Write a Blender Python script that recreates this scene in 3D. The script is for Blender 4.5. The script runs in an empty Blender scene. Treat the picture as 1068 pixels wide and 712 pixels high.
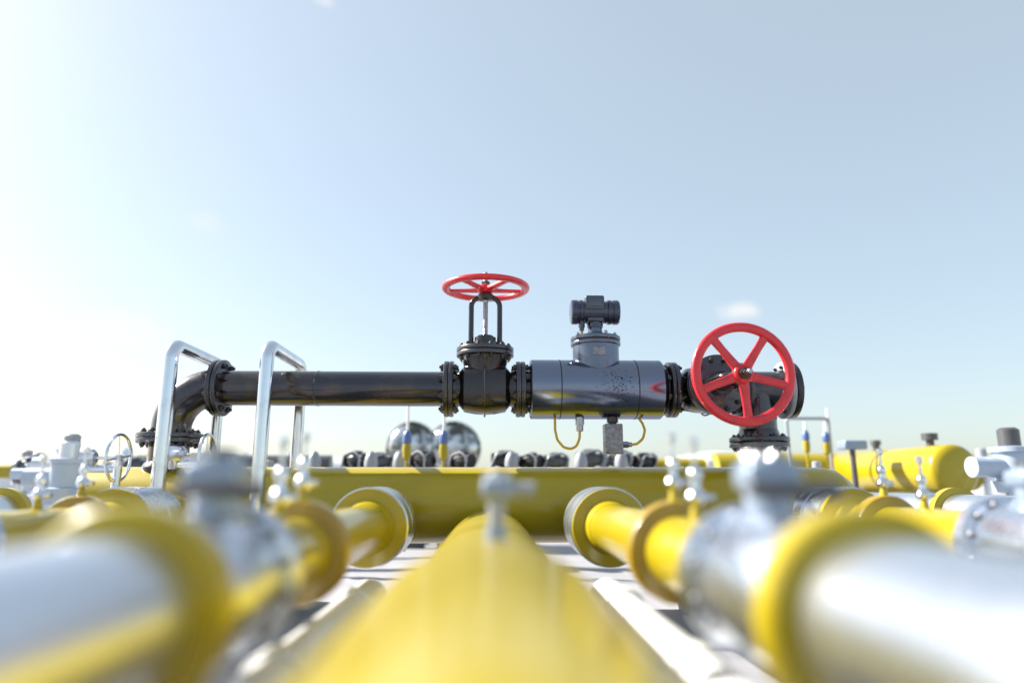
import bpy, math, random
from mathutils import Vector, Matrix
random.seed(7)
R = math.radians
scene = bpy.context.scene
col = scene.collection

# ------------------------------------------------------------------ camera
cam_d = bpy.data.cameras.new("camera"); cam = bpy.data.objects.new("camera", cam_d); col.objects.link(cam)
cam.location = (0, 0, 0.85)
cam.rotation_euler = (R(90 + 11.74), 0, R(-1.81))
cam_d.sensor_width = 36; cam_d.lens = 24.0
cam_d.clip_start = 0.02; cam_d.clip_end = 3000
cam_d.dof.use_dof = True; cam_d.dof.focus_distance = 4.85; cam_d.dof.aperture_fstop = 0.37
scene.camera = cam

# ------------------------------------------------------------------ sky and sun
SUN_AZ, SUN_EL = R(-70), R(36)          # azimuth from +Y towards +X
world = bpy.data.worlds.new("World"); scene.world = world; world.use_nodes = True
wn = world.node_tree; wn.nodes.clear()
def N(nt, t, **kw):
    n = nt.nodes.new(t)
    for k, v in kw.items(): setattr(n, k, v)
    return n
wo = N(wn, 'ShaderNodeOutputWorld'); bg = N(wn, 'ShaderNodeBackground'); bg.inputs[1].default_value = 0.080
sky = N(wn, 'ShaderNodeTexSky', sky_type='NISHITA', sun_disc=False)
sky.sun_elevation = SUN_EL; sky.sun_rotation = SUN_AZ
sky.altitude = 0; sky.air_density = 1.0; sky.dust_density = 1.5; sky.ozone_density = 1.0
tc = N(wn, 'ShaderNodeTexCoord')
veil = N(wn, 'ShaderNodeMix', data_type='RGBA')            # thin even high cloud over the whole sky
veil.inputs[0].default_value = 0.50; veil.inputs[7].default_value = (3.25, 3.70, 3.72, 1)
wn.links.new(sky.outputs[0], veil.inputs[6])
nz = N(wn, 'ShaderNodeTexNoise'); nz.inputs['Scale'].default_value = 9; nz.inputs['Detail'].default_value = 7; nz.inputs['Roughness'].default_value = 0.6
wn.links.new(tc.outputs['Generated'], nz.inputs[0])
acc = None                                                 # a few small clouds: direction, size, density
for d, size, dens in (((0.3527, 0.906, 0.2339), 0.080, 0.8), ((-0.4757, 0.8591, 0.189), 0.18, 0.75), ((-0.2128, 0.7708, 0.6005), 0.05, 0.55), ((-0.3715, 0.8661, 0.3344), 0.10, 0.25), ((-0.5, -0.78, 0.36), 0.2, 0.5), ((0.75, -0.5, 0.42), 0.2, 0.5), ((0.9, 0.3, 0.3), 0.15, 0.5)):
    sb = N(wn, 'ShaderNodeVectorMath', operation='SUBTRACT'); sb.inputs[1].default_value = d; wn.links.new(tc.outputs['Generated'], sb.inputs[0])
    sc_ = N(wn, 'ShaderNodeVectorMath', operation='MULTIPLY'); sc_.inputs[1].default_value = (1, 1, 2.4); wn.links.new(sb.outputs[0], sc_.inputs[0])
    ln = N(wn, 'ShaderNodeVectorMath', operation='LENGTH'); wn.links.new(sc_.outputs[0], ln.inputs[0])
    m1 = N(wn, 'ShaderNodeMapRange', interpolation_type='SMOOTHSTEP'); m1.inputs[1].default_value = size; m1.inputs[2].default_value = 0; m1.inputs[3].default_value = -0.35; m1.inputs[4].default_value = 0.14
    wn.links.new(ln.outputs['Value'], m1.inputs[0])
    a1 = N(wn, 'ShaderNodeMath', operation='ADD'); wn.links.new(nz.outputs[0], a1.inputs[0]); wn.links.new(m1.outputs[0], a1.inputs[1])
    m2 = N(wn, 'ShaderNodeMapRange', interpolation_type='SMOOTHSTEP'); m2.inputs[1].default_value = 0.47; m2.inputs[2].default_value = 0.68; m2.inputs[4].default_value = dens
    wn.links.new(a1.outputs[0], m2.inputs[0])
    if acc is None: acc = m2.outputs[0]
    else:
        mm = N(wn, 'ShaderNodeMath', operation='MAXIMUM'); wn.links.new(acc, mm.inputs[0]); wn.links.new(m2.outputs[0], mm.inputs[1]); acc = mm.outputs[0]
mx = N(wn, 'ShaderNodeMix', data_type='RGBA')
wn.links.new(acc, mx.inputs[0]); wn.links.new(veil.outputs[2], mx.inputs[6]); mx.inputs[7].default_value = (4.45, 4.45, 4.4, 1)
wn.links.new(mx.outputs[2], bg.inputs[0]); wn.links.new(bg.outputs[0], wo.inputs[0])

sun_d = bpy.data.lights.new("sun", 'SUN'); sun = bpy.data.objects.new("sun", sun_d); col.objects.link(sun)
sun_d.energy = 4.8; sun_d.angle = R(0.5); sun_d.color = (1, 0.94, 0.85)
sd = Vector((math.sin(SUN_AZ) * math.cos(SUN_EL), math.cos(SUN_AZ) * math.cos(SUN_EL), math.sin(SUN_EL)))
sun.rotation_euler = sd.to_track_quat('Z', 'Y').to_euler(); sun.location = (-8, 4, 9)

vs = scene.view_settings
vs.view_transform = 'Standard'; vs.look = 'None'; vs.gamma = 1; vs.exposure = 1.5
scene.cycles.use_denoising = True

# ------------------------------------------------------------------ materials
def mat(name, base, metal=0.0, rough=0.4, coat=0.0, var=0.0, var_col=None, scale=14, bump=0.0, rvar=0.0, spots=None, coat_rough=0.08, thr=(0.5, 0.7)):
    m = bpy.data.materials.new(name); m.use_nodes = True; nt = m.node_tree; b = nt.nodes['Principled BSDF']
    b.inputs['Base Color'].default_value = (*base, 1); b.inputs['Metallic'].default_value = metal; b.inputs['Roughness'].default_value = rough
    b.inputs['Coat Weight'].default_value = coat; b.inputs['Coat Roughness'].default_value = coat_rough
    t = N(nt, 'ShaderNodeTexCoord'); L = nt.links.new
    n1 = N(nt, 'ShaderNodeTexNoise'); n1.inputs['Scale'].default_value = scale; n1.inputs['Detail'].default_value = 8; n1.inputs['Roughness'].default_value = 0.62
    L(t.outputs['Object'], n1.inputs[0])
    src = None
    if var > 0:
        r = N(nt, 'ShaderNodeValToRGB'); r.color_ramp.elements[0].position = thr[0]; r.color_ramp.elements[1].position = thr[1]
        r.color_ramp.elements[1].color = (var, var, var, 1)
        L(n1.outputs[0], r.inputs[0])
        x = N(nt, 'ShaderNodeMix', data_type='RGBA'); x.inputs[6].default_value = (*base, 1); x.inputs[7].default_value = (*(var_col or base), 1)
        L(r.outputs[0], x.inputs[0]); src = x.outputs[2]
    if spots:
        v = N(nt, 'ShaderNodeTexNoise'); v.inputs['Scale'].default_value = spots[0]; v.inputs['Detail'].default_value = 3
        L(t.outputs['Object'], v.inputs[0])
        r2 = N(nt, 'ShaderNodeValToRGB'); r2.color_ramp.elements[0].position = spots[1]; r2.color_ramp.elements[1].position = spots[1] + 0.04
        L(v.outputs[0], r2.inputs[0])
        x2 = N(nt, 'ShaderNodeMix', data_type='RGBA'); x2.inputs[6].default_value = (*base, 1); x2.inputs[7].default_value = (*spots[2], 1)
        if src is not None: L(src, x2.inputs[6])
        L(r2.outputs[0], x2.inputs[0]); src = x2.outputs[2]
    if src is not None: L(src, b.inputs['Base Color'])
    if rvar > 0:
        mr = N(nt, 'ShaderNodeMapRange'); mr.inputs[1].default_value = 0.3; mr.inputs[2].default_value = 0.7
        mr.inputs[3].default_value = max(0.02, rough - rvar); mr.inputs[4].default_value = min(1, rough + rvar)
        L(n1.outputs[0], mr.inputs[0]); L(mr.outputs[0], b.inputs['Roughness'])
    if bump > 0:
        n2 = N(nt, 'ShaderNodeTexNoise'); n2.inputs['Scale'].default_value = scale * 5; n2.inputs['Detail'].default_value = 5
        L(t.outputs['Object'], n2.inputs[0])
        bp = N(nt, 'ShaderNodeBump'); bp.inputs['Strength'].default_value = bump; bp.inputs['Distance'].default_value = 0.004
        L(n2.outputs[0], bp.inputs['Height']); L(bp.outputs[0], b.inputs['Normal'])
    return m
M = {}
M['dark'] = mat('gunmetal_paint', (0.030, 0.031, 0.044), 0.7, 0.22, 0.8, 0.8, (0.095, 0.062, 0.040), 5, 0.06, 0.07, coat_rough=0.10, thr=(0.48, 0.72))
M['cast'] = mat('cast_iron', (0.026, 0.025, 0.029), 0.7, 0.26, 0.6, 0.5, (0.055, 0.038, 0.026), 9, 0.15, 0.07, coat_rough=0.16)
M['flange'] = mat('flange_iron', (0.075, 0.076, 0.092), 0.85, 0.28, 0.2, 0.5, (0.09, 0.07, 0.055), 12, 0.12, 0.08)
M['bolt'] = mat('bolt_steel', (0.06, 0.058, 0.06), 0.8, 0.35, 0.0, 0.4, (0.1, 0.07, 0.05), 30)
M['steel'] = mat('brushed_steel', (0.34, 0.36, 0.42), 1.0, 0.16, 0.0, 0.35, (0.34, 0.31, 0.27), 7, 0.08, 0.05, spots=(34, 0.66, (0.05, 0.045, 0.04)))
def brushed(m):
    nt = m.node_tree; b = nt.nodes['Principled BSDF']; L = nt.links.new
    tg = N(nt, 'ShaderNodeTangent', direction_type='RADIAL', axis='X'); L(tg.outputs[0], b.inputs['Tangent'])
    b.inputs['Anisotropic'].default_value = 0.75; b.inputs['Anisotropic Rotation'].default_value = 0.0
    t = N(nt, 'ShaderNodeTexCoord')                         # a cluster of dark corrosion pits on the middle of the body
    d = N(nt, 'ShaderNodeVectorMath', operation='DISTANCE'); d.inputs[1].default_value = (0.13, -0.20, 0.0); L(t.outputs['Object'], d.inputs[0])
    v = N(nt, 'ShaderNodeTexNoise'); v.inputs['Scale'].default_value = 70; v.inputs['Detail'].default_value = 4; L(t.outputs['Object'], v.inputs[0])
    ma = N(nt, 'ShaderNodeMapRange'); ma.inputs[1].default_value = 0.04; ma.inputs[2].default_value = 0.24; ma.inputs[3].default_value = 0.10; ma.inputs[4].default_value = -0.06; L(d.outputs['Value'], ma.inputs[0])
    ad = N(nt, 'ShaderNodeMath', operation='ADD'); L(v.outputs[0], ad.inputs[0]); L(ma.outputs[0], ad.inputs[1])
    r = N(nt, 'ShaderNodeValToRGB'); r.color_ramp.elements[0].position = 0.62; r.color_ramp.elements[1].position = 0.74; L(ad.outputs[0], r.inputs[0])
    x = N(nt, 'ShaderNodeMix', data_type='RGBA'); x.inputs[7].default_value = (0.02, 0.019, 0.018, 1)
    src = b.inputs['Base Color'].links[0].from_socket
    L(src, x.inputs[6]); L(r.outputs[0], x.inputs[0]); L(x.outputs[2], b.inputs['Base Color'])
M['meter'] = mat('brushed_meter_steel', (0.20, 0.225, 0.30), 1.0, 0.16, 0.0, 0.4, (0.23, 0.21, 0.22), 5, 0.03, 0.04); brushed(M['meter'])
M['necksteel'] = mat('satin_neck_steel', (0.15, 0.17, 0.225), 1.0, 0.26, 0.0, 0.4, (0.11, 0.12, 0.15), 12, 0.08, 0.06)
M['bright'] = mat('bright_steel', (0.68, 0.70, 0.74), 1.0, 0.22, 0.0, 0.3, (0.5, 0.5, 0.52), 12, 0.06, 0.06)
M['chrome'] = mat('chrome', (0.72, 0.75, 0.80), 1.0, 0.15, 0.0, 0.4, (0.52, 0.54, 0.58), 9, 0.03, 0.06)
M['alu'] = mat('aluminium', (0.62, 0.66, 0.74), 0.95, 0.28, 0.0, 0.3, (0.50, 0.53, 0.60), 6, 0.05, 0.06)
M['jacket'] = mat('aluminium_jacket', (0.70, 0.73, 0.79), 0.95, 0.30, 0.1, 0.3, (0.56, 0.59, 0.65), 3, 0.03, 0.05)
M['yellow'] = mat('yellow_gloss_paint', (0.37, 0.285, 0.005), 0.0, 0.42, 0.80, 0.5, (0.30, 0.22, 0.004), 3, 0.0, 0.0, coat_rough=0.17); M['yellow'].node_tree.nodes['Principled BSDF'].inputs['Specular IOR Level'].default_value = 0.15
M['ochre'] = mat('ochre_paint', (0.31, 0.20, 0.004), 0.0, 0.38, 0.5, 0.4, (0.24, 0.135, 0.005), 12, 0.15, 0.08, coat_rough=0.2)
M['red'] = mat('red_enamel', (0.66, 0.014, 0.026), 0.0, 0.36, 0.4, 0.7, (0.42, 0.012, 0.02), 13, 0.25, 0.10, spots=(55, 0.70, (0.24, 0.02, 0.02)), coat_rough=0.15)
M['cable'] = mat('yellow_cable', (0.62, 0.42, 0.03), 0.0, 0.45)
M['housing'] = mat('transmitter_housing', (0.065, 0.072, 0.105), 0.8, 0.22, 0.4, 0.3, (0.08, 0.085, 0.10), 18, 0.15, 0.08)
M['block'] = mat('galvanised_block', (0.30, 0.30, 0.32), 0.85, 0.48, 0.0, 0.8, (0.16, 0.16, 0.17), 38, 0.35, 0.12, thr=(0.4, 0.65))
M['rubber'] = mat('black_rubber', (0.014, 0.014, 0.015), 0.0, 0.5)
M['blue'] = mat('blue_plastic', (0.09, 0.15, 0.36), 0.0, 0.35, 0.3)
M['white'] = mat('white_paint', (0.78, 0.79, 0.80), 0.0, 0.35, 0.4, 0.3, (0.68, 0.68, 0.68), 20)
M['grey'] = mat('grey_paint', (0.30, 0.32, 0.36), 0.1, 0.4, 0.3, 0.4, (0.22, 0.24, 0.27), 14)
M['bluegrey'] = mat('blue_grey_paint', (0.24, 0.30, 0.40), 0.3, 0.36, 0.4, 0.4, (0.19, 0.24, 0.33), 10)
M['paleblue'] = mat('pale_blue_paint', (0.40, 0.48, 0.60), 0.1, 0.36, 0.4, 0.4, (0.33, 0.40, 0.52), 10)
M['dgrey'] = mat('dark_grey_paint', (0.075, 0.078, 0.088), 0.2, 0.42, 0.3, 0.4, (0.11, 0.10, 0.09), 14, 0.2)
M['concrete'] = mat('pale_concrete', (0.30, 0.30, 0.33), 0.0, 0.8, 0.0, 0.7, (0.22, 0.22, 0.24), 2.2, 0.5, thr=(0.35, 0.7))
M['brass'] = mat('dull_brass', (0.30, 0.24, 0.10), 0.9, 0.3)
M['mottled'] = mat('mottled_tank_steel', (0.62, 0.64, 0.66), 1.0, 0.22, 0.0, 0.95, (0.09, 0.09, 0.07), 5.5, 0.9, 0.1, thr=(0.42, 0.58))
M['glass'] = mat('display_glass', (0.03, 0.04, 0.07), 0.0, 0.06, 1.0)

# ------------------------------------------------------------------ mesh helpers
class MB:
    def __init__(s): s.v = []; s.f = []
    def add(s, vs, fs):
        o = len(s.v); s.v += [tuple(p) for p in vs]; s.f += [tuple(i + o for i in f) for f in fs]; return s
    def lathe(s, prof, axis='Z', c=(0, 0, 0), n=48, mtx=None, cap=True, ang0=0.0):
        """prof: (t, r) along the axis"""
        m = mtx if mtx is not None else axm(axis, c)
        vs = []; fs = []
        for t, r in prof:
            for k in range(n):
                a = 2 * math.pi * k / n + ang0
                vs.append(m @ Vector((r * math.cos(a), r * math.sin(a), t)))
        for i in range(len(prof) - 1):
            for k in range(n):
                k2 = (k + 1) % n
                fs.append((i * n + k, i * n + k2, (i + 1) * n + k2, (i + 1) * n + k))
        if cap:
            fs.append(tuple(reversed(range(n)))); e = (len(prof) - 1) * n; fs.append(tuple(range(e, e + n)))
        return s.add(vs, fs)
    def cyl(s, p0, p1, r, n=24, r1=None):
        p0 = Vector(p0); p1 = Vector(p1); d = p1 - p0
        m = Matrix.Translation(p0) @ d.to_track_quat('Z', 'Y').to_matrix().to_4x4()
        return s.lathe([(0, r), (d.length, r if r1 is None else r1)], mtx=m, n=n)
    def disc(s, p0, p1, r, n=48, bev=0.006):
        p0 = Vector(p0); p1 = Vector(p1); d = p1 - p0; h = d.length
        m = Matrix.Translation(p0) @ d.to_track_quat('Z', 'Y').to_matrix().to_4x4()
        return s.lathe([(0, r - bev), (bev * .35, r - bev * .3), (bev, r), (h - bev, r), (h - bev * .35, r - bev * .3), (h, r - bev)], mtx=m, n=n)
    def box(s, c, sz, bev=0.0, rot=None):
        hx, hy, hz = (d / 2 for d in sz); b = min(bev, hx * .9, hy * .9, hz * .9)
        m = Matrix.Translation(Vector(c)) @ (rot.to_4x4() if rot is not None else Matrix.Identity(4))
        if b <= 0:
            vs = [m @ Vector((x * hx, y * hy, z * hz)) for x in (-1, 1) for y in (-1, 1) for z in (-1, 1)]
            return s.add(vs, [(0, 1, 3, 2), (4, 6, 7, 5), (0, 4, 5, 1), (2, 3, 7, 6), (0, 2, 6, 4), (1, 5, 7, 3)])
        rings = []
        def ring(z, ix):
            out = []
            for sx, sy, a0 in ((1, 1, 0), (-1, 1, 90), (-1, -1, 180), (1, -1, 270)):
                for q in range(4):
                    a = R(a0 + q * 30)
                    out.append(m @ Vector((sx * (hx - b) + (b - ix) * math.cos(a), sy * (hy - b) + (b - ix) * math.sin(a), z)))
            return out
        for z, ix in ((-hz, b * .999), (-hz + b * .13, b * .5), (-hz + b * .5, b * .13), (-hz + b, 0), (hz - b, 0), (hz - b * .5, b * .13), (hz - b * .13, b * .5), (hz, b * .999)):
            rings += ring(z, ix)
        n = 16; fs = []
        for i in range(7):
            for k in range(n):
                k2 = (k + 1) % n; fs.append((i * n + k, i * n + k2, (i + 1) * n + k2, (i + 1) * n + k))
        fs.append(tuple(reversed(range(n)))); fs.append(tuple(range(7 * n, 8 * n)))
        return s.add(rings, fs)
    def tube(s, pts, r, n=16, fillet=0.0, seg=8, cap=True, closed=False):
        P = [Vector(p) for p in pts]
        if fillet > 0:
            Q = [P[0]]
            for i in range(1, len(P) - 1):
                a, b, c = P[i - 1], P[i], P[i + 1]
                u = (a - b).normalized(); v = (c - b).normalized(); ang = u.angle(v)
                if ang > math.pi - 0.02: Q.append(b); continue
                d = min(fillet / math.tan(ang / 2), (a - b).length * .49 if i > 1 else (a - b).length * .98, (c - b).length * .49 if i < len(P) - 2 else (c - b).length * .98)
                rr = d * math.tan(ang / 2); ctr = b + (u + v).normalized() * (rr / math.sin(ang / 2))
                s0 = b + u * d - ctr; s1 = b + v * d - ctr; tot = s0.angle(s1); ax = s0.cross(s1).normalized()
                for k in range(seg + 1): Q.append(ctr + Matrix.Rotation(tot * k / seg, 3, ax) @ s0)
            Q.append(P[-1]); P = Q
        vs = []; fs = []; up = None; m = len(P)
        rad = r if callable(r) else (lambda t: r)
        for i, p in enumerate(P):
            if closed: t = (P[(i + 1) % m] - P[i - 1]).normalized()
            else: t = (P[min(i + 1, m - 1)] - P[max(i - 1, 0)]).normalized()
            if up is None:
                up = Vector((0, 0, 1)) if abs(t.z) < .9 else Vector((1, 0, 0))
            up = (up - t * up.dot(t)).normalized(); w = t.cross(up)
            rr = rad(i / (m - 1))
            for k in range(n):
                a = 2 * math.pi * k / n; vs.append(p + (up * math.cos(a) + w * math.sin(a)) * rr)
        for i in range(m if closed else m - 1):
            j = (i + 1) % m
            for k in range(n):
                k2 = (k + 1) % n; fs.append((i * n + k, i * n + k2, j * n + k2, j * n + k))
        if cap and not closed:
            fs.append(tuple(reversed(range(n)))); fs.append(tuple(range((m - 1) * n, m * n)))
        return s.add(vs, fs)
    def mesh(s, name, mt, ang=35, flat=False):
        me = bpy.data.meshes.new(name); me.from_pydata(s.v, [], s.f); me.update()
        import bmesh
        bm = bmesh.new(); bm.from_mesh(me); bmesh.ops.recalc_face_normals(bm, faces=bm.faces); bm.to_mesh(me); bm.free()
        if not flat:
            me.polygons.foreach_set('use_smooth', [True] * len(me.polygons)); me.set_sharp_from_angle(angle=R(ang))
        me.materials.append(mt); return me
def axm(axis, c):
    m = Matrix.Translation(Vector(c))
    if axis == 'X': return m @ Matrix.Rotation(R(90), 4, 'Y')
    if axis == 'Y': return m @ Matrix.Rotation(R(-90), 4, 'X')
    return m
def thing(name, loc, label, cat, group=None, rot=(0, 0, 0)):
    o = bpy.data.objects.new(name, None); o.empty_display_size = 0.1; col.objects.link(o)
    o.location = loc; o.rotation_euler = rot; tag(o, label, cat, group); return o
def tag(o, label=None, cat=None, group=None, kind=None):
    for k, v in (('label', label), ('category', cat), ('group', group), ('kind', kind)):
        if v: o[k] = v
def part(name, mb, mt, parent=None, loc=(0, 0, 0), rot=(0, 0, 0), ang=35):
    me = mb if isinstance(mb, bpy.types.Mesh) else mb.mesh(name, M[mt], ang)
    o = bpy.data.objects.new(name, me); col.objects.link(o); o.location = loc; o.rotation_euler = rot
    if parent: o.parent = parent
    return o
def kids(o): return [c for c in bpy.data.objects if c.parent == o]
def copy_tree(o, loc=None, label=None, parent=None, rot=None, cmap=None):
    if cmap is None:
        cmap = {}
        for c in bpy.data.objects:
            if c.parent: cmap.setdefault(c.parent.name, []).append(c)
    c = o.copy(); col.objects.link(c)
    if parent: c.parent = parent
    if loc is not None: c.location = loc
    if rot is not None: c.rotation_euler = rot
    if label: c['label'] = label
    for ch in cmap.get(o.name, []): copy_tree(ch, parent=c, cmap=cmap)
    return c

_bolt = {}
def bolt_mesh(L, r, mt='bolt'):
    k = (round(L, 4), round(r, 4), mt)
    if k not in _bolt:
        b = MB(); h = r * .85
        b.lathe([(-L / 2 - h, r * .9), (-L / 2 - h * .8, r), (-L / 2, r)], n=6)
        b.lathe([(L / 2, r), (L / 2 + h * .8, r), (L / 2 + h, r * .9)], n=6)
        b.lathe([(-L / 2 - h * 1.7, r * .5), (L / 2 + h * 1.7, r * .5)], n=8)
        _bolt[k] = b.mesh('bolt', M[mt], 30)
    return _bolt[k]
def ring_bolts(parent, c, axis, R0, n, L, r, mt='bolt', a0=0.0):
    """bolts through a flange joint, centred at c along axis"""
    me = bolt_mesh(L, r, mt); m = axm(axis, (0, 0, 0))
    e = m.to_euler()
    for k in range(n):
        a = 2 * math.pi * (k + .5) / n + a0
        p = Vector(c) + (m @ Vector((R0 * math.cos(a), R0 * math.sin(a), 0)))
        part('bolt', me, None, parent, p, e)

# ------------------------------------------------------------------ ground
g = MB()
S = 900; k = 24
g.add([(-S, -S, 0), (S, -S, 0), (S, S, 0), (-S, S, 0)], [(0, 1, 2, 3)])
go = part('ground', g, 'concrete'); tag(go, 'pale concrete yard slab under the pipes', None, None, 'structure')

# ------------------------------------------------------------------ dark pipeline at Y=5, axis z=1.53
PY, PZ, PR = 5.0, 1.53, 0.127
FR, FT = 0.205, 0.034
def flange(th, x0, x1, axis='X', r=FR, mt='flange', y=0, z=0):
    b = MB()
    if axis == 'X': b.disc((x0, y, z), (x1, y, z), r)
    elif axis == 'Z': b.disc((y, z, x0), (y, z, x1), r)
    else: b.disc((y, x0, z), (y, x1, z), r)
    return part('flange', b, mt, th)

# left elbow: origin at the joint below
t = thing('pipe_elbow', (-2.29, PY, 1.13), 'dark iron elbow turning down at the left end of the black pipe', 'pipe elbow')
b = MB(); b.tube([(0, 0, 0.03), (0, 0, 0.40), (0.30, 0, 0.40)], 0.135, n=40, fillet=0.33, seg=16); part('bend', b, 'dark', t)
f1 = flange(t, 0.036, 0.036 + FT, 'Z', 0.222)
ring_bolts(f1, (0, 0, 0.035), 'Z', 0.18, 12, 0.076, 0.019)
f2 = flange(t, 0.288, 0.288 + FT, 'X', FR, z=0.40)
# riser under it
t = thing('pipe_riser', (-2.29, PY, 0.93), 'short dark grey riser under the left iron elbow, rising from the yellow header', 'pipe')
b = MB(); b.cyl((0, 0, -0.02), (0, 0, 0.21), 0.135, 40); part('pipe', b, 'dark', t); flange(t, 0.2, 0.2 + FT, 'Z', 0.222)
part('weld_collar', MB().lathe([(-.04, .15), (0.03, .165), (0.06, .15), (0.07, .136)], n=40), 'dark', t)

# straight pipe
t = thing('black_pipe', (-1.966, PY, PZ), 'long straight black steel pipe between the left elbow and the upright gate valve', 'pipe')
b = MB(); b.lathe([(0.01, PR), (.70, PR), (.704, PR + .003), (.714, PR + .003), (.718, PR), (1.64, PR)], 'X', n=56); part('pipe', b, 'dark', t)
fa = flange(t, 0.002, 0.002 + FT); ring_bolts(fa, (0.0, 0, 0), 'X', 0.165, 8, 0.076, 0.022)
fb = flange(t, 1.626, 1.626 + FT); ring_bolts(fb, (1.661, 0, 0), 'X', 0.165, 8, 0.076, 0.022)

# gate valve (local origin at body centre)
def wheel_meshes():
    Rw = 0.303
    b = MB(); n = 72; sec = []
    for q in range(14):
        a = 2 * math.pi * q / 14; sec.append((0.031 * math.copysign(abs(math.cos(a)) ** .8, math.cos(a)), 0.022 * math.copysign(abs(math.sin(a)) ** .8, math.sin(a))))
    vs = []; fs = []
    for k in range(n):
        a = 2 * math.pi * k / n
        for dr, dz in sec: vs.append(((Rw + dr) * math.cos(a), (Rw + dr) * math.sin(a), dz))
    m = len(sec)
    for k in range(n):
        for q in range(m): fs.append((k * m + q, ((k + 1) % n) * m + q, ((k + 1) % n) * m + (q + 1) % m, k * m + (q + 1) % m))
    b.add(vs, fs); rim = b.mesh('rim', M['red'], 60)
    s = MB(); pr = []
    for x, w, h, z in ((0.045, .033, .016, -.012), (0.12, .029, .013, -.010), (0.20, .026, .012, -.004), (0.285, .029, .013, 0)):
        for a in range(12):
            an = 2 * math.pi * a / 12; cx = math.copysign(abs(math.cos(an)) ** .55, math.cos(an)); cz = math.copysign(abs(math.sin(an)) ** .55, math.sin(an))
            pr.append((x, w * cx, z + h * cz))
    s.add(pr, [(i * 12 + a, i * 12 + (a + 1) % 12, (i + 1) * 12 + (a + 1) % 12, (i + 1) * 12 + a) for i in range(3) for a in range(12)])
    spoke = s.mesh('spoke', M['red'], 50)
    h = MB(); h.lathe([(-.045, .040), (-.04, .045), (-.03, .062), (.012, .064), (.02, .058), (.024, .044), (.018, .042), (.018, .030)], n=40)
    hub = h.mesh('hub', M['red'], 40)
    return rim, spoke, hub
rim_me, spoke_me, hub_me = wheel_meshes()
def gate_valve(loc, rot, label, spoke0):
    t = thing('gate_valve', loc, label, 'valve', None, rot)
    b = MB()                                                   # faceted belly with a ridge
    prof = [(-.185, .125), (-.165, .150), (-.150, .168), (-.075, .182), (0, .188), (.075, .182), (.150, .168), (.165, .150), (.185, .125)]
    vs = []; fs = []; n = 48
    for x, r in prof:
        for k in range(n):
            a = 2 * math.pi * k / n; sq = 1 + .10 * abs(math.sin(2 * a)) ** 2
            z = r * math.sin(a) * sq; y = r * math.cos(a) * sq * .92
            vs.append((x, y, z))
    for i in range(len(prof) - 1):
        for k in range(n): fs.append((i * n + k, i * n + (k + 1) % n, (i + 1) * n + (k + 1) % n, (i + 1) * n + k))
    fs.append(tuple(range(n))); fs.append(tuple(reversed(range(8 * n, 9 * n)))); b.add(vs, fs)
    body = part('body', b, 'cast', t, ang=28)
    b = MB()                                                   # throat up to the bonnet
    prof = [(.08, .150), (.17, .160), (.215, .172), (.235, .178)]
    b.lathe(prof, 'Z', n=40); part('throat', b, 'cast', body)
    b = MB(); rz = [(0, -.203 * math.cos(0), 0)]
    pts = [(0, -.196 * math.cos(R(a)) * (1 + .10 * math.sin(R(2 * a)) ** 2) * .94, .197 * math.sin(R(a)) * (1 + .10 * math.sin(R(2 * a)) ** 2)) for a in range(-90, 61, 6)]
    pts += [(0, -.168, .20), (0, -.176, .235)]
    b.tube(pts, .007, n=8); b.tube([(0, .196 * math.cos(R(a)) * .98, .20 * math.sin(R(a))) for a in range(-90, 71, 10)], .007, n=8)
    part('casting_seam', b, 'flange', body)
    b = MB()
    for s in (-1, 1): part('pipe_stub', MB().lathe([(s * .11, .125), (s * .185, .125), (s * .212, .14), (s * .226, .145)], 'X', n=40), 'cast', t)
    for s in (-1, 1):
        flange(t, s * .228, s * (.228 + FT)) if s > 0 else flange(t, -.228 - FT, -.228)
    bo = MB(); bo.disc((0, 0, .238), (0, 0, .270), .213); lo = part('bonnet_flange', bo, 'flange', t)
    bo = MB(); bo.disc((0, 0, .274), (0, 0, .306), .213); bo.lathe([(.306, .14), (.318, .115)], n=40); part('bonnet_flange', bo, 'flange', t)
    ring_bolts(lo, (0, 0, .272), 'Z', .178, 12, .07, .019)
    b = MB(); b.lathe([(.31, .088), (.352, .088), (.356, .080), (.385, .080), (.388, .060), (.40, .058)], n=40); part('packing_gland', b, 'cast', t)
    b = MB()                                                   # yoke
    b.tube([(-.107, 0, .30), (-.107, 0, .70), (.107, 0, .70), (.107, 0, .30)], .020, n=14, fillet=.075, seg=10)
    b.lathe([(.672, .045), (.68, .058), (.715, .060), (.725, .050)], n=32)
    for s in (-1, 1): b.lathe([(.305, .034), (.318, .034), (.33, .022)], c=(s * .107, 0, 0), n=20)
    part('yoke', b, 'cast', t)
    b = MB(); zs = [(.37, .019)]
    z = .40
    while z < .66: zs += [(z, .0195), (z + .004, .0175), (z + .008, .0195)]; z += .009
    zs += [(.70, .019), (.885, .019), (.895, .013)]
    b.lathe(zs, n=20); part('stem', b, 'steel', t)
    w = part('handwheel', rim_me, None, t, (0, 0, .77), (0, 0, R(spoke0)))
    part('hub', hub_me, None, w)
    for q in range(5): part('spoke', spoke_me, None, w, (0, 0, 0), (0, 0, R(72 * q)))
    b = MB(); b.lathe([(.025, .036), (.045, .036), (.05, .030)], n=6); part('stem_nut', b, 'bolt', w)
    return t
gate_valve((-0.042, PY, PZ), (0, 0, 0), 'black gate valve standing upright with a flat red handwheel above the pipe', 90)
v2 = gate_valve((1.60, PY, PZ), (R(90), 0, 0), 'black gate valve lying on its side, red spoked handwheel facing the viewer', 57)

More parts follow.
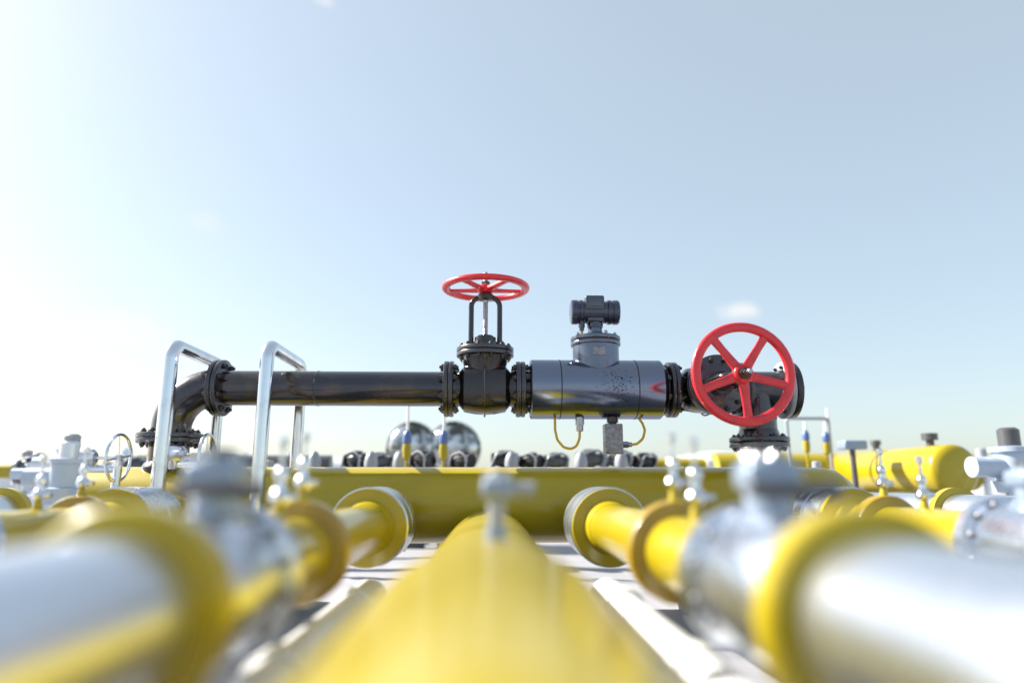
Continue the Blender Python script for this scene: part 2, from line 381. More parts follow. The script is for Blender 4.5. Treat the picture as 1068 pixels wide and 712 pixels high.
# flow meter
t = thing('flow_meter', (0.785, PY, PZ), 'shiny steel flow meter body with two seams and transmitter on top', 'flow meter')
MR = .218
b = MB(); b.lathe([(-.50, .19), (-.497, .205), (-.487, MR), (-.283, MR), (-.281, MR - .01), (-.277, MR - .01), (-.275, MR), (.271, MR), (.273, MR - .01), (.277, MR - .01), (.279, MR), (.462, MR), (.492, MR - .03), (.498, .15)], 'X', n=96)
body = part('body', b, 'meter', t, ang=25)
for x in (-.279, .275):
    part('seam_band', MB().lathe([(x - .0035, MR - .012), (x - .0035, MR + .0015), (x + .0035, MR + .0015), (x + .0035, MR - .012)], 'X', n=64, cap=False), 'rubber', body)
b = MB(); b.lathe([(-.566, .14), (-.495, .14)], 'X', n=40); part('pipe_stub', b, 'cast', t); part('pipe_stub', MB().lathe([(.48, .115), (.54, .115)], 'X', n=40), 'cast', t)
f = flange(t, -.563, -.532); ring_bolts(f, (-.564, 0, 0), 'X', .165, 8, .072, .022)
b = MB(); b.lathe([(.498, .165), (.51, .165), (.515, .12)], 'X', n=40); part('end_ring', b, 'rubber', t)
f = flange(t, .522, .551, r=.205); ring_bolts(f, (.552, 0, 0), 'X', .165, 8, .076, .024)
b = MB(); b.lathe([(.08, .172), (.325, .172), (.335, .165)], n=72); nk = part('neck', b, 'necksteel', t, ang=30)
b = MB(); b.box((0, -.1725, .262), (.085, .008, .062), .003); part('rating_plate', b, 'block', nk)
for (x, z, w, h) in ((-.018, .272, .020, .005), (-.018, .262, .005, .022), (-.018, .251, .020, .005), (.012, .262, .005, .024), (.022, .272, .016, .004), (.022, .252, .016, .004), (.030, .262, .004, .024)):
    part('stamped_mark', MB().box((x, -.178, z), (w, .004, h)), 'grey', nk)
b = MB(); b.disc((0, 0, .325), (0, 0, .352), .186, 64, .005); part('neck_flange', b, 'necksteel', t)
b = MB(); b.lathe([(.352, .180), (.362, .180)], n=64); part('gasket', b, 'rubber', t)
b = MB(); b.disc((0, 0, .362), (0, 0, .392), .186, 64, .006); b.lathe([(.392, .15), (.402, .11), (.41, .075)], n=48); cf = part('cover_flange', b, 'necksteel', t)
ring_bolts(cf, (0, 0, .375), 'Z', .150, 8, .055, .014, 'steel')
b = MB(); b.lathe([(.40, .085), (.42, .075), (.43, .056), (.50, .047), (.52, .062), (.535, .062)], n=40); part('stem_post', b, 'necksteel', t)
TZ = .588
b = MB(); b.lathe([(-.185, .070), (-.180, .088), (-.170, .094), (-.135, .094), (-.132, .088), (-.122, .088), (-.119, .094), (-.095, .094), (-.09, .085), (.09, .085), (.095, .094), (.119, .094), (.122, .088), (.132, .088), (.135, .094), (.170, .094), (.180, .088), (.185, .070)], 'X', c=(0, 0, TZ), n=64)
tr = part('transmitter', b, 'housing', t, ang=30)
b = MB(); b.lathe([(-.02, .060), (.045, .060)], 'Z', c=(0, 0, TZ - .10), n=32); b.box((0, 0, TZ - .055), (.13, .13, .07), .02); part('mount', b, 'housing', tr)
b = MB(); b.box((-.008, -.02, TZ + .055), (.142, .14, .115), .014); part('display_box', b, 'housing', tr)
b = MB(); b.box((-.008, -.0915, TZ + .06), (.10, .006, .07), .002); part('display', b, 'glass', tr)
b = MB(); b.cyl((-.105, -.03, TZ - .07), (-.105, -.03, TZ - .125), .024, 6); b.cyl((-.105, -.03, TZ - .125), (-.105, -.03, TZ - .15), .018, 16); part('cable_gland', b, 'housing', tr)
b = MB(); b.tube([(-.105, -.03, TZ - .14), (-.105, -.03, TZ - .19), (-.06, .06, TZ - .20)], .010, n=10, fillet=.03); part('cable', b, 'cable', tr)
# lower sensors and cables
b = MB(); b.lathe([(-.31, .020), (-.305, .026), (-.265, .028), (-.26, .034), (-.20, .034)], c=(-.135, -.03, 0), n=20); part('cable_gland', b, 'steel', t)
b = MB(); b.tube([(-.135, -.03, -.30), (-.138, -.03, -.36), (-.16, -.03, -.415), (-.20, -.03, -.437), (-.255, -.03, -.425), (-.30, -.03, -.37), (-.315, -.03, -.30), (-.315, -.03, -.20)], .0095, n=12, fillet=.05); part('cable', b, 'cable', t)
b = MB(); b.lathe([(-.20, .042), (-.245, .042), (-.25, .03), (-.27, .03)], c=(.105, -.03, 0), n=24); part('sensor_neck', b, 'cast', t)
b = MB(); b.box((.105, -.03, -.365), (.13, .11, .215), .008); part('sensor_block', b, 'block', t)
b = MB(); b.cyl((.165, -.03, -.405), (.215, -.03, -.405), .026, 6); b.cyl((.215, -.03, -.405), (.24, -.03, -.405), .017, 16); part('cable_gland', b, 'steel', t)
b = MB(); b.tube([(.235, -.03, -.405), (.28, -.03, -.40), (.325, -.03, -.36), (.342, -.03, -.30), (.325, -.03, -.25), (.29, -.03, -.20)], .0095, n=12, fillet=.05); part('cable', b, 'cable', t)

# tee with blind flange on the right
t = thing('pipe_tee', (1.975, PY, PZ), 'dark pipe tee with a blind flange behind the vertical red handwheel', 'pipe tee')
b = MB(); b.lathe([(-.113, .14), (.20, .14)], 'X', n=48); b.cyl((0, 0, -.33), (0, 0, 0), .135, 40); part('pipe', b, 'dark', t)
f = flange(t, -.111, -.077); ring_bolts(f, (-.112, 0, 0), 'X', .165, 8, .076, .022)
b = MB(); b.lathe([(.165, .142), (.18, .15), (.192, .155)], 'X', n=40); part('weld_neck', b, 'dark', t)
f = flange(t, .192, .192 + FT, r=.212, mt='grey')  # lighter grey than the other flanges: sunlit look of its face put into the colour
bl = flange(t, .23, .23 + FT + .012, r=.212, mt='cast'); ring_bolts(bl, (.23, 0, 0), 'X', .172, 10, .082, .014)
b = MB(); b.lathe([(-.352, .15), (-.33, .15), (-.29, .136)], n=40); part('weld_neck', b, 'dark', t)
f = flange(t, -.352 - FT + .002, -.352 + .002, 'Z', .212); ring_bolts(f, (0, 0, -.388), 'Z', .175, 12, .072, .018)
t = thing('pipe_riser', (1.975, PY, 0.93), 'short dark grey riser under the tee at the right, below the vertical red handwheel', 'pipe')
b = MB(); b.cyl((0, 0, -.02), (0, 0, .19), .135, 40); part('pipe', b, 'dark', t); flange(t, .177, .177 + FT, 'Z', .212)
part('weld_collar', MB().lathe([(-.04, .15), (0.03, .165), (0.06, .15), (0.07, .136)], n=40), 'dark', t)

# ------------------------------------------------------------------ yellow header
t = thing('header_pipe', (0, PY, 0), 'wide yellow header pipe running across under the black pipeline', 'pipe')
HR, HZ = .262, .703
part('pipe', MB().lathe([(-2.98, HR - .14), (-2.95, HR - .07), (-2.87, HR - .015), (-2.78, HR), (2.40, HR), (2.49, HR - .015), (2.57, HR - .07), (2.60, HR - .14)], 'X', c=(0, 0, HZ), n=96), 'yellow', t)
for x in (-1.4, 1.4):
    part('weld_bead', MB().lathe([(x - .012, HR - .004), (x - .006, HR + .004), (x + .006, HR + .004), (x + .012, HR - .004)], 'X', c=(0, 0, HZ), n=64, cap=False), 'yellow', t)
for x, w in ((-2.7, 'under its left end'), (-1.4, 'left of the centre pipe'), (1.4, 'right of the centre pipe'), (2.45, 'under its right end')):
    b = MB(); n = 16; vs = []; fs = []
    top = [(-.34, .0)] ; prof = [(-.30, 0), (.30, 0)] + [(.22 * math.cos(R(a)), HZ - math.sqrt(HR ** 2 - (.22 * math.cos(R(a))) ** 2) - .003) for a in range(0, 181, 12)]
    m = len(prof)
    for xx in (-.09, .09): vs += [(xx, y, z) for y, z in prof]
    fs = [tuple(range(m)), tuple(reversed(range(m, 2 * m)))] + [(i, (i + 1) % m, m + (i + 1) % m, m + i) for i in range(m)]
    b.add(vs, fs); o = part('support_saddle', b, 'concrete', None, (x, PY, 0)); tag(o, 'concrete saddle carrying the yellow header pipe ' + w, 'pipe support', 'saddles under the header')

# ------------------------------------------------------------------ side pipes along Y
AZ = .605
def yl(prof, n=64, c=(0, 0, 0), cap=True): return MB().lathe(prof, 'Y', c=c, n=n, cap=cap)
def feed_pipe(x, yr, yv, side):
    t = thing('feed_pipe', (x, yv, AZ), side + ', with an ochre collar', 'pipe', 'yellow feed pipes running into the header')
    L = 4.86 - yv
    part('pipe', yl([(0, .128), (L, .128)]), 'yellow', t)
    y0 = 4.02 - yv
    f = part('flange', yl([(y0 - .01, .205), (y0 - .006, .216), (y0 + .02, .219), (y0 + .024, .212)]), 'yellow', t)
    part('joint_band', yl([(y0 + .026, .214), (y0 + .032, .226), (y0 + .22, .226), (y0 + .225, .217), (y0 + .24, .217), (y0 + .245, .226), (y0 + .42, .226), (y0 + .43, .20)]), 'alu', f)
    part('stub_collar', yl([(y0 + .42, .19), (y0 + .5, .18), (y0 + .80, .17)]), 'yellow', t)
    part('weld_neck', yl([(y0 - .08, .130), (y0 - .02, .15), (y0 + .004, .155)]), 'yellow', t)
    yr -= yv
    c = part('collar', yl([(yr - .045, .165), (yr - .04, .178), (yr - .03, .184), (yr + .03, .184), (yr + .04, .178), (yr + .045, .165)]), 'ochre', t)
    return t
def near_pipe(x, y1, label):
    t = thing('jacketed_pipe', (x, -7, AZ), label, 'pipe', 'silver jacketed pipes in the foreground')
    L = y1 + 7
    part('pipe', yl([(0, .152), (L - .02, .152)], 72), 'jacket', t)
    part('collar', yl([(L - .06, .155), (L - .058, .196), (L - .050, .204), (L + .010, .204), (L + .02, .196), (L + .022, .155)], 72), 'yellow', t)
    for k in range(3):
        yy = L - 1.9 - 2.0 * k
        part('jacket_band', yl([(yy - .02, .1525), (yy - .018, .156), (yy + .018, .156), (yy + .02, .1525)], 64), 'alu', t)
    return t
def ball_valve(x, y0, y1, zb, label):
    """silver ball valve, body from y0 (near) to y1 (far), gearbox on top"""
    t = thing('ball_valve', (x, (y0 + y1) / 2, AZ), label, 'valve', 'silver ball valves on the feed pipes'); h = (y1 - y0) / 2
    part('body', yl([(-h + .03, .140), (-h + .07, .150), (-h + .10, .165), (0, .172), (h - .12, .165), (h - .07, .150), (h - .03, .145)], 72), 'alu', t)
    for s in (-1, 1):
        yy = s * (h - .032)
        f = part('flange', yl([(yy - .03, .178), (yy - .024, .190), (yy + .024, .190), (yy + .03, .178)], 64), 'alu', t)
        ring_bolts(f, (0, yy, 0), 'Y', .165, 12, .075, .013, 'block')
    part('stem', MB().lathe([(.15, .085), (.185, .085), (.19, .060), (.26, .056)], n=28), 'bluegrey', t)
    gb = MB(); gb.box((0, .0, .282), (.135, .13, .07), .02); gb.lathe([(.255, .06), (.322, .06), (.328, .05)], n=36)
    gbo = part('gearbox', gb, 'bluegrey', t)
    ring_bolts(gbo, (0, 0, .30), 'Z', .045, 6, .056, .008, 'chrome')
    part('position_cap', MB().lathe([(.33, .042), (.345, .042), (.352, .03)], n=28), 'dgrey', t)
    for c in kids(t):
        if c.name.split('.')[0] in ('stem', 'gearbox', 'position_cap', 'lever'): c.location = (0, .12, -.02)
    lv = MB(); lv.box((.02, -.08, .250), (.19, .03, .036), .010); lv.lathe([(.10, .020), (.135, .022), (.142, .014)], 'X', c=(0, -.08, .250), n=16)
    part('lever', lv, 'dgrey', t, (0, .12, -.02))
    return t
def needle_valve(x, y, z, label, s=1.0, grp='needle valves on the feed pipes', base='yellow'):
    t = thing('needle_valve', (x, y, z), label, 'valve', grp); t.scale = (s, s, s)
    part('base', MB().lathe([(-.012, .022), (.03, .016), (.04, .012)], n=20), base, t)
    part('body', MB().lathe([(.035, .010), (.042, .024), (.058, .030), (.075, .025), (.085, .014), (.105, .012), (.11, .019), (.125, .021), (.138, .016), (.145, .008)], n=24), 'chrome', t)
    part('stem', MB().lathe([(.14, .006), (.20, .006)], n=12), 'bright', t)
    part('knob', MB().lathe([(.195, .008), (.20, .015), (.222, .015), (.228, .008)], n=20), 'bright', t)
    part('side_port', MB().cyl((.02, 0, .058), (.052, 0, .058), .011, 12), 'chrome', t)
    return t
feed_pipe(.69, 2.60, 1.86, 'yellow feed pipe just right of the big centre pipe')
feed_pipe(-.69, 2.60, 1.86, 'yellow feed pipe just left of the big centre pipe')
feed_pipe(2.12, 3.70, 2.86, 'outer yellow feed pipe towards the right edge')
feed_pipe(-2.12, 3.70, 2.86, 'outer yellow feed pipe towards the left edge')
ball_valve(.69, 1.30, 1.90, 1, 'silver ball valve right of the centre pipe, below the vertical red handwheel')
ball_valve(-.69, 1.39, 1.95, 1, 'silver ball valve left of the centre pipe, in front of the chrome hoops')
ball_valve(2.12, 2.2, 2.9, 1, 'silver ball valve at the right edge of the photo')
ball_valve(-2.12, 2.2, 2.9, 1, 'silver ball valve at the left edge of the photo')
near_pipe(.69, 1.31, 'silver jacketed pipe filling the lower right foreground')
near_pipe(-.69, 1.40, 'silver jacketed pipe filling the lower left foreground')
near_pipe(2.12, 2.21, 'outer silver jacketed pipe beyond the right edge')
near_pipe(-2.12, 2.21, 'outer silver jacketed pipe beyond the left edge')
tz = AZ + .182
for x, y, lab in ((.69, 2.60, 'chrome needle valve on the ochre collar right of centre, shorter of its pair'), (.70, 2.36, 'taller chrome needle valve in front of the ochre collar right of centre'),
                  (-.69, 2.60, 'chrome needle valve on the ochre collar left of centre, shorter of its pair'), (-.70, 2.36, 'taller chrome needle valve in front of the ochre collar left of centre'),
                  (2.12, 3.70, 'chrome needle valve on the ochre collar of the outer right pipe'), (2.12, 3.36, 'chrome needle valve on the yellow stretch of the outer right pipe'),
                  (-2.12, 3.70, 'chrome needle valve on the ochre collar of the outer left pipe'), (-2.12, 3.36, 'chrome needle valve on the yellow stretch of the outer left pipe')):
    needle_valve(x, y, tz if y in (2.60, 3.70) else AZ + .127, lab, 1.2 if y == 2.36 else 1.1)
# supports for the side pipes
for x, y, w in ((2.12, 3.3, 'under the outer right feed pipe'), (-2.12, 3.3, 'under the outer left feed pipe'),
                (.69, .3, 'under the right foreground pipe'), (-.69, .3, 'under the left foreground pipe')):
    t = thing('pipe_stand', (x, y, 0), 'grey steel stand ' + w, 'pipe support', 'stands under the side pipes')
    rr = .129 if y > 1 else .153
    part('post', MB().cyl((0, 0, .01), (0, 0, AZ - rr - .02), .045, 20), 'grey', t)
    part('base_plate', MB().box((0, 0, .010), (.24, .24, .018), .004), 'grey', t)
    b = MB(); pts = [(rr + .003, a) for a in range(205, 336, 10)]
    vs = []; fs = []
    for yy in (-.05, .05):
        for r_ in (rr + .001, rr + .014):
            vs += [(r_ * math.cos(R(a)), yy, AZ + r_ * math.sin(R(a))) for _, a in pts]
    m = len(pts)
    for i in range(m - 1): fs += [(i, i + 1, m + i + 1, m + i), (2 * m + i, 3 * m + i, 3 * m + i + 1, 2 * m + i + 1), (i, 2 * m + i, 2 * m + i + 1, i + 1), (m + i, m + i + 1, 3 * m + i + 1, 3 * m + i)]
    b.add(vs, fs); part('cradle', b, 'grey', t)

# big centre pipe
CX, CZ, CR = 0.0, .385, .292
t = thing('main_pipe', (CX, -8, CZ), 'thick glossy yellow pipe in the centre foreground running under the camera', 'pipe')
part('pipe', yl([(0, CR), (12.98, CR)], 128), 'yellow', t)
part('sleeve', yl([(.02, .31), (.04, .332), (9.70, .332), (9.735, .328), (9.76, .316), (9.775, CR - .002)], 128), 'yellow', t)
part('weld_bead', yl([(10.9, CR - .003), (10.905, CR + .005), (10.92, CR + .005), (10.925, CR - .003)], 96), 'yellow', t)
t = thing('gearbox_valve', (CX + .02, 2.05, CZ + CR), 'grey gearbox on a short stem on top of the big centre pipe', 'valve')
t.scale = (.75, .75, .95)
part('saddle', MB().lathe([(-.03, .060), (.008, .060), (.015, .045), (.05, .042)], n=32), 'bluegrey', t)
part('stem', MB().lathe([(.04, .034), (.13, .034)], n=24), 'grey', t)
gb = MB(); gb.box((0, 0, .165), (.12, .13, .06), .02); gbo = part('gearbox', gb, 'bluegrey', t); ring_bolts(gbo, (0, 0, .18), 'Z', .055, 6, .055, .009, 'chrome')
part('position_cap', MB().lathe([(.19, .035), (.21, .035), (.22, .025)], n=28), 'grey', t)
part('drain_stub', MB().cyl((.05, 0, .165), (.15, 0, .165), .022, 16), 'grey', t)
# thin conduits low beside the centre pipe
for s, lab in ((1, 'slim silver conduit lying low between the centre pipe and the right side pipe'), (-1, 'slim silver conduit lying low between the centre pipe and the left side pipe')):
    t = thing('conduit', (s * .60, 0, .30), lab, 'conduit', 'slim silver conduits beside the centre pipe')
    part('tube', MB().tube([(0, .55, -.29), (0, .55, 0), (0, 3.75, 0), (0, 3.75, -.29)], .082, n=28, fillet=.14, seg=10), 'white', t)
    for y in (3.2, 2.1): part('coupling', MB().disc((0, y - .06, 0), (0, y + .06, 0), .096, 32, .008), 'white', t)

# ------------------------------------------------------------------ chrome hoops
def hoop(x, ztop, label):
    t = thing('guard_hoop', (x, 4.56, 0), label, 'guard hoop', 'polished tubular hoops over the pipeline')
    part('tube', MB().tube([(0, 0, .012), (0, 0, ztop), (0, .84, ztop), (0, .84, .012)], .046, n=28, fillet=.10, seg=12), 'chrome', t)
    for y in (0, .84): part('foot_plate', MB().lathe([(0.001, .09), (.014, .09), (.016, .045)], c=(0, y, 0), n=28), 'chrome', t)
    return t
hoop(-2.135, 1.765, 'polished chrome hoop straddling the pipeline by the left elbow')
hoop(-1.50, 1.765, 'polished chrome hoop straddling the straight black pipe')

# small chrome handwheel valves at left
def wheel_valve(x, y, z, s, label, r=.150):
    t = thing('globe_valve', (x, y, 0), label, 'valve', 'small valves with chrome handwheels')
    part('riser', MB().lathe([(0, .05), (.02, .05), (.02, .028), (z - .05, .028)], n=20), 'bright', t)
    part('body', MB().lathe([(-.075, .035), (-.06, .055), (0, .065), (.06, .055), (.075, .035)], 'X', c=(s * -.22, 0, z), n=28).lathe([(z - .1, .030), (z - .05, .045), (z, .05)], c=(s * -.22, 0, 0), n=24).cyl((s * -.22, 0, z - .07), (0, 0, z - .07), .024, 14), 'alu', t)
    part('stem', MB().cyl((s * -.15, 0, z), (s * .02, 0, z), .010, 12), 'chrome', t)
    w = part('handwheel', MB().tube([(0, r * math.cos(2 * math.pi * k / 48), r * math.sin(2 * math.pi * k / 48)) for k in range(48)], .0105, n=12, closed=True), 'chrome', t, (0, 0, z))
    for q in range(4): part('spoke', MB().cyl((0, 0, 0), (0, r * math.cos(R(90 * q + 8)), r * math.sin(R(90 * q + 8))), .007, 10), 'chrome', w)
    part('hub', MB().cyl((-.015, 0, 0), (.018, 0, 0), .022, 16), 'chrome', w)
    return t
wheel_valve(-2.40, 4.55, 1.012, 1, 'small valve with a thin chrome handwheel at the far left, left of both hoops')
wheel_valve(-1.93, 4.78, 1.045, 1, 'small valve with a thin chrome handwheel between the two chrome hoops', .135)

# ------------------------------------------------------------------ background
# dark manifold behind the header
t = thing('manifold_pipe', (0, 7.6, .86), 'dark grey manifold pipe behind the yellow header', 'pipe')
part('pipe', MB().lathe([(-2.6, .11), (2.9, .11)], 'X', n=32), 'dgrey', t)
for x in (-2.2, 0.2, 2.5): part('post', MB().cyl((x, 0, -.86), (x, 0, -.08), .05, 16), 'dgrey', t)
def actuator(x, y, z, s, label, m='dgrey'):
    t = thing('small_valve', (x, y, z), label, 'valve', 'dark valves along the manifold'); t.scale = (s, s, s); t.rotation_euler.z = random.uniform(-.9, .9); m = random.choice(('dgrey', 'rubber', 'cast'))
    part('body', MB().lathe([(-.15, .06), (-.145, .08), (-.11, .082), (-.105, .062), (-.05, .075), (0, .085), (.05, .075), (.105, .062), (.11, .082), (.145, .08), (.15, .06)], 'X', c=(0, 0, .18), n=24), m, t)
    part('bonnet', MB().lathe([(.0, .06), (.10, .05), (.22, .06), (.255, .058), (.26, .075), (.28, .075), (.29, .05)], n=24), m, t)
    part('hose', MB().tube([(.1, -.05, .10), (.16, -.09, .22), (.05, -.10, .28), (-.10, -.09, .24), (-.18, -.06, .06)], .012, n=8, fillet=.06), 'grey', t)
    return t
def vent_cap(x, y, z, s, label):
    t = thing('vent_cap', (x, y, z), label, 'vent', 'grey bullet shaped vent caps'); t.scale = (s, s, s)
    part('neck', MB().lathe([(0, .05), (.12, .045)], n=20), 'dgrey', t)
    part('cap', MB().lathe([(.11, .055), (.12, .085), (.18, .085), (.24, .072), (.29, .045), (.31, .02)], n=28), 'grey', t)
    return t
bx = [(-1.46, 'leftmost dark valve, under the middle of the black pipe'), (-1.20, 'dark valve below the black pipe, just left of the silver tanks'), (-.74, 'dark valve in front of the paired silver tanks'), (-.30, 'dark valve right of the silver tanks, under the upright gate valve'),
      (.45, 'dark valve under the left cable loop of the flow meter'), (.72, 'dark valve between the two cable loops, behind the header'), (1.10, 'dark valve under the sensor block of the flow meter'), (1.42, 'dark valve under the right cable loop of the flow meter'), (1.70, 'rightmost dark valve of the manifold row'), (.16, 'dark valve under the joint of gate valve and flow meter')]
for i, (x, w) in enumerate(bx): actuator(x, 7.6, .92, random.uniform(.9, 1.12), w)
for x, w in ((-1.80, 'grey vent cap near the second chrome hoop'), (-1.22, 'grey vent cap left of the blue and yellow fittings'), (-.93, 'grey vent cap below the left blue and yellow fitting'), (.22, 'grey vent cap under the left end of the flow meter'), (.94, 'grey vent cap left of the sensor block'), (1.36, 'grey vent cap right of the sensor block')):
    vent_cap(x, 7.15, .92, .82, w)
# silver tanks
for x, z, r, lab in ((-1.07, 1.33, .33, 'polished silver tank with a dished head, left of the pair behind the black pipe'), (-.50, 1.31, .355, 'polished silver tank with a dished head, right of the pair behind the black pipe')):
    t = thing('silver_tank', (x, 9.3, 0), lab, 'tank', 'paired silver tanks behind the pipeline')
    prof = [(.0 + r * .5 * (1 - math.sin(R(a))), r * math.cos(R(a))) for a in (88, 75, 62, 50, 38, 26, 14, 5)] + [(r * .5, r), (1.1, r), (1.1 + r * .2, r * .9), (1.1 + r * .4, r * .5)]
    part('shell', MB().lathe(prof, 'Y', c=(0, 0, z), n=48), 'mottled', t, ang=50)
    part('band', MB().lathe([(r * .5 + .02, r + .002), (r * .5 + .025, r + .016), (r * .5 + .065, r + .016), (r * .5 + .07, r + .002)], 'Y', c=(0, 0, z), n=48), 'dgrey', t)
    part('rim', MB().tube([((r + .004) * math.cos(2 * math.pi * k / 40), r * .42, z + (r + .004) * math.sin(2 * math.pi * k / 40)) for k in range(40)], .022, n=10, closed=True), 'mottled', t)
    part('manway', MB().lathe([(-.035, .09), (-.03, .11), (.02, .11)], 'Y', c=(0, 0, z), n=28), 'bright', t)
    for y in (.3, .95): part('leg', MB().box((0, y, (z - r * .8) / 2), (.4, .1, z - r * .8), .01), 'dgrey', t)
# blue and yellow fittings
def fitting(x, y, z, label, rod=.34, s=(.55, .55, .9)):
    t = thing('gas_fitting', (x, y, z), label, 'fitting', 'blue capped yellow fittings'); t.scale = s
    part('post', MB().lathe([(-1.0, .03), (0, .03)], n=16), 'yellow', t)
    part('body', MB().lathe([(-.02, .035), (0, .07), (.10, .085), (.16, .07)], n=24), 'yellow', t)
    part('cap', MB().lathe([(.16, .075), (.18, .085), (.25, .085), (.29, .06), (.31, .03)], n=24), 'blue', t)
    part('rod', MB().lathe([(.30, .028), (.30 + rod, .024), (.31 + rod, .015)], n=16), 'white', t)
    return t
fitting(-.84, 7.0, 1.10, 'blue capped yellow fitting with white rod, before the left silver tank')
fitting(-.47, 7.0, 1.10, 'blue capped yellow fitting with white rod, before the right silver tank')
fitting(3.72, 8.0, 1.22, 'blue capped yellow fitting under the thin tube rack, left of the two', .12, (.5, .5, .8))
fitting(3.96, 8.0, 1.20, 'blue capped yellow fitting under the thin tube rack, right of the two', .14, (.5, .5, .8))
t = thing('sampling_rack', (3.80, 8.15, 0), 'thin white tube rack standing right of the dark tee', 'rack')
part('tube', MB().tube([(-.23, 0, 0), (-.23, 0, 1.62), (.28, 0, 1.62), (.28, 0, 0)], .02, n=12, fillet=.04), 'grey', t)
part('mast', MB().cyl((.28, 0, 1.6), (.28, 0, 1.74), .014, 10), 'white', t)
# yellow vessels at right and far left
t = thing('yellow_vessel', (4.72, 6.9, 0), 'fat yellow vessel with a domed end at the right', 'tank')
vz, vr = .985, .262
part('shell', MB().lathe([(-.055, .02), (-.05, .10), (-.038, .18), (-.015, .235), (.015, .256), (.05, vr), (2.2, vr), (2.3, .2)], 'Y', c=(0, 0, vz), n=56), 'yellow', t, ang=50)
for y in (.5, 1.8): part('leg', MB().box((0, y, .34), (.4, .12, .68), .01), 'dgrey', t)
part('nozzle', MB().lathe([(vz + vr - .02, .04), (vz + vr + .06, .04), (vz + vr + .06, .08), (vz + vr + .13, .08)], c=(0, .35, 0), n=20), 'dgrey', t)
part('nozzle', MB().lathe([(vz + vr - .02, .04), (vz + vr + .06, .04), (vz + vr + .06, .06), (vz + vr + .12, .06)], c=(0, 1.4, 0), n=20), 'dgrey', t)
t = thing('cross_pipe', (3.9, 9.2, 0), 'dull yellow pipe behind the vessel, right of the riser', 'pipe')
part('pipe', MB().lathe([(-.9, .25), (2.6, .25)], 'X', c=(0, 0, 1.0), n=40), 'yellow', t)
for x in (-.5, 1.0): part('post', MB().cyl((x, 0, 0), (x, 0, .78), .06, 14), 'dgrey', t)
t = thing('control_box', (4.05, 7.6, 1.17), 'dark blue grey box on the yellow vessel side rack', 'box')
part('body', MB().box((0, 0, .10), (.26, .2, .10), .02), 'bluegrey', t); part('bracket', MB().cyl((0, 0, -1.17), (0, 0, .06), .03, 12), 'dgrey', t)
t = thing('stub_pipe', (2.28, 8.4, 0), 'short yellow pipe with a white end behind the header', 'pipe')
part('pipe', MB().lathe([(-.42, .11), (.34, .11)], 'X', c=(0, 0, 1.04), n=32), 'yellow', t)
part('end_cap', MB().lathe([(.34, .13), (.40, .13), (.43, .10)], 'X', c=(0, 0, 1.04), n=32), 'white', t)
part('post', MB().cyl((0, 0, 0), (0, 0, .95), .05, 14), 'dgrey', t)
t = thing('distant_pipe', (-6.6, 8.2, 0), 'yellow pipe with a dark flanged end at the far left edge', 'pipe')
part('pipe', MB().lathe([(-4, .085), (1.18, .085)], 'X', c=(0, 0, .99), n=32), 'yellow', t)
part('flange', MB().disc((1.16, 0, .99), (1.26, 0, .99), .15, 32), 'dgrey', t)
for x in (-2.5, .6): part('post', MB().cyl((x, 0, 0), (x, 0, .92), .05, 14), 'dgrey', t)

# pale blue-grey actuator towers
def tower(x, y, z, s, label, m='grey', capm='dgrey'):
    t = thing('valve_actuator', (x, y, 0), label, 'actuator', 'grey actuators on pipe valves')
    part('pedestal', MB().lathe([(0, .14 * s), (.03, .14 * s), (.04, .08 * s), (z - .05, .08 * s)], n=24), m, t)
    part('body', MB().lathe([(z - .08, .10 * s), (z - .07, .17 * s), (z + .02, .18 * s), (z + .03, .14 * s), (z + .26 * s, .14 * s), (z + .27 * s, .17 * s), (z + .31 * s, .17 * s), (z + .32 * s, .1 * s)], n=36), m, t)
    part('cap', MB().lathe([(z + .32 * s, .085 * s), (z + .46 * s, .085 * s), (z + .48 * s, .06 * s)], n=24), capm, t)
    part('side_cylinder', MB().lathe([(-.38 * s, .07 * s), (-.37 * s, .09 * s), (-.1 * s, .09 * s), (-.1 * s, .05)], 'X', c=(0, 0, z + .14 * s), n=24), m, t)
    return t
tower(4.55, 5.9, .85, 1.0, 'tall grey valve actuator with dark cap at the right edge of the photo', 'paleblue')
tower(5.35, 6.4, .80, .9, 'second grey actuator cut by the right edge of the photo', 'paleblue', 'grey')
tower(-2.52, 4.22, .80, .62, 'blue grey actuator left of the chrome handwheel at the left', 'paleblue', 'alu')
tower(-3.75, 6.3, .90, .8, 'pale actuator behind the left cluster, farther off', 'alu', 'grey')
t = thing('grey_pipe', (-4.2, 8.8, 0), 'slim grey pipe running across behind the left elbow flange', 'pipe')
part('pipe', MB().lathe([(-.2, .10), (2.2, .10)], 'X', c=(0, 0, 1.10), n=32), 'dgrey', t)
for x in (.2, 1.9): part('post', MB().cyl((x, 0, 0), (x, 0, 1.02), .045, 14), 'dgrey', t)
# far small posts and pipes near the horizon
far = [(-7.6, 13, 'far left edge'), (-6.2, 12, 'left of the handwheel'), (-4.9, 14, 'behind the left hoop'), (-3.7, 13, 'behind the second hoop'), (3.3, 14, 'right of the stub pipe'), (6.4, 13, 'behind the yellow vessel'), (8.3, 14, 'right of the yellow vessel')]
for x, y, w in far:
    t = thing('far_valve', (x, y, 0), 'small distant pale valve post ' + w, 'valve', 'distant valve posts')
    part('post', MB().lathe([(0, .10), (1.1, .09)], n=16), 'alu', t)
    part('head', MB().lathe([(1.08, .12), (1.1, .20), (1.25, .2), (1.3, .1), (1.42, .09), (1.45, .04)], n=20), 'alu', t)
    part('arm', MB().cyl((-.35, 0, 1.18), (.35, 0, 1.18), .06, 12), 'grey', t)

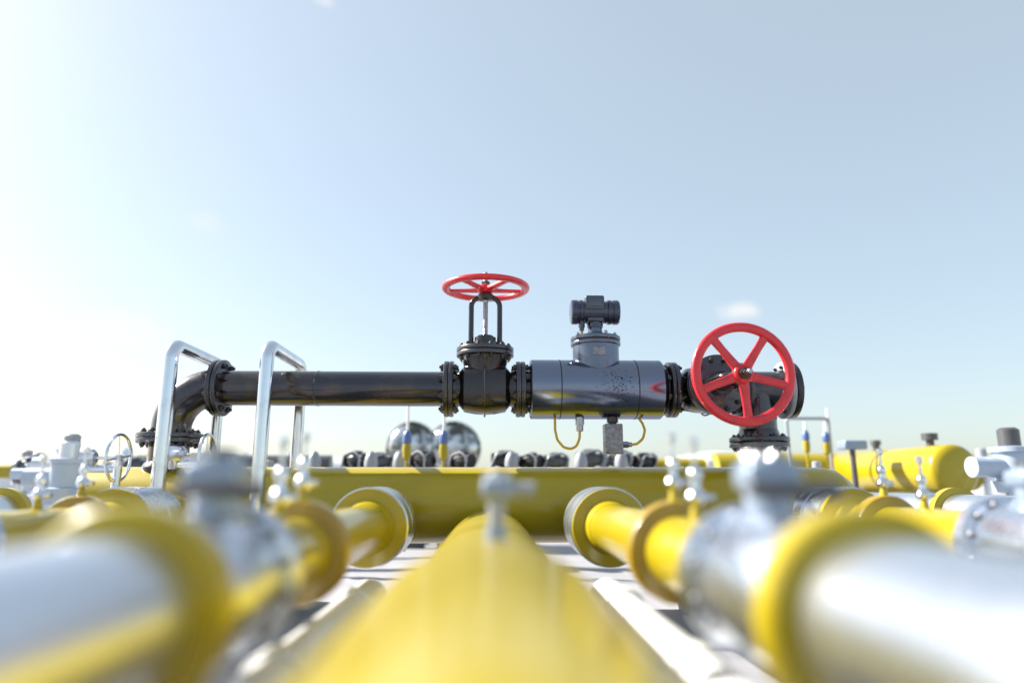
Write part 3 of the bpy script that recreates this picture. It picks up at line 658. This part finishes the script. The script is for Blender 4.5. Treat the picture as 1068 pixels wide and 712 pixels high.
# far storage tanks and sheds low on the horizon
for x, y, r, h, w in ((-34, 52, 4.2, 2.0, 'far left of the hoops'), (-23, 60, 3.4, 2.4, 'beyond the first chrome hoop'), (-13.5, 56, 3.0, 2.3, 'beyond the second chrome hoop'), (19, 58, 3.2, 2.8, 'beyond the right riser'), (33, 55, 4.0, 2.3, 'beyond the yellow vessel'), (44, 60, 4.5, 2.4, 'beyond the right edge actuators')):
    t = thing('storage_tank', (x, y, 0), 'low white storage tank on the horizon ' + w, 'tank', 'white storage tanks on the horizon')
    part('shell', MB().lathe([(0, r), (h, r), (h + .05, r + .08), (h + .12, r + .08)], n=48), 'white', t)
    part('roof', MB().lathe([(h + .12, r), (h + .5, r * .5), (h + .62, .05)], n=48), 'white', t)
# more blurred plant left and right
for x, lab in ((3.55, 'outermost silver jacketed pipe beyond the right edge actuators'), (-3.55, 'outermost silver jacketed pipe crossing the far left edge')):
    t = thing('jacketed_pipe', (x, -2, .62), lab, 'pipe', 'outermost silver pipes')
    part('pipe', yl([(0, .15), (9.5, .15), (9.52, .1)], 48), 'jacket', t)
    for y in (5.0, 7.2): part('collar', yl([(y, .16), (y + .005, .2), (y + .07, .2), (y + .075, .16)], 40), 'yellow', t)
    for y in (1.5, 8.6): part('post', MB().cyl((0, y, -.61), (0, y, -.14), .06, 14), 'grey', t)
for x, y, z, sc, m, lab in ((-4.6, 7.2, .86, .62, 'paleblue', 'pale actuator behind the blue grey one at the left'), (-5.5, 8.4, .9, .7, 'alu', 'silver actuator above the distant yellow pipe at the left'), (-3.15, 6.6, .84, .5, 'grey', 'small grey actuator just left of the left elbow'),
                        (-2.2, 7.0, .84, .5, 'paleblue', 'small pale actuator seen between the two hoops'), (5.9, 8.6, .9, .8, 'grey', 'grey actuator beyond the domed end of the yellow vessel'), (3.15, 6.6, .82, .5, 'paleblue', 'small pale actuator right of the dark tee'), (6.9, 9.5, .95, .8, 'alu', 'silver actuator far behind the right edge')):
    tower(x, y, z, sc, lab, m, 'grey')
for x, y, w in ((-4.0, 7.9, 'left of the left elbow, far behind'), (-5.0, 7.7, 'above the distant yellow pipe, nearer the elbow'), (-6.3, 7.9, 'above the distant yellow pipe at the left edge'), (3.0, 7.7, 'behind the small pale actuator at the right')):
    t = actuator(x, y, .90, random.uniform(.8, 1.0), 'dark valve ' + w); part('post', MB().cyl((0, 0, -.95), (0, 0, .02), .05, 12), 'grey', t)
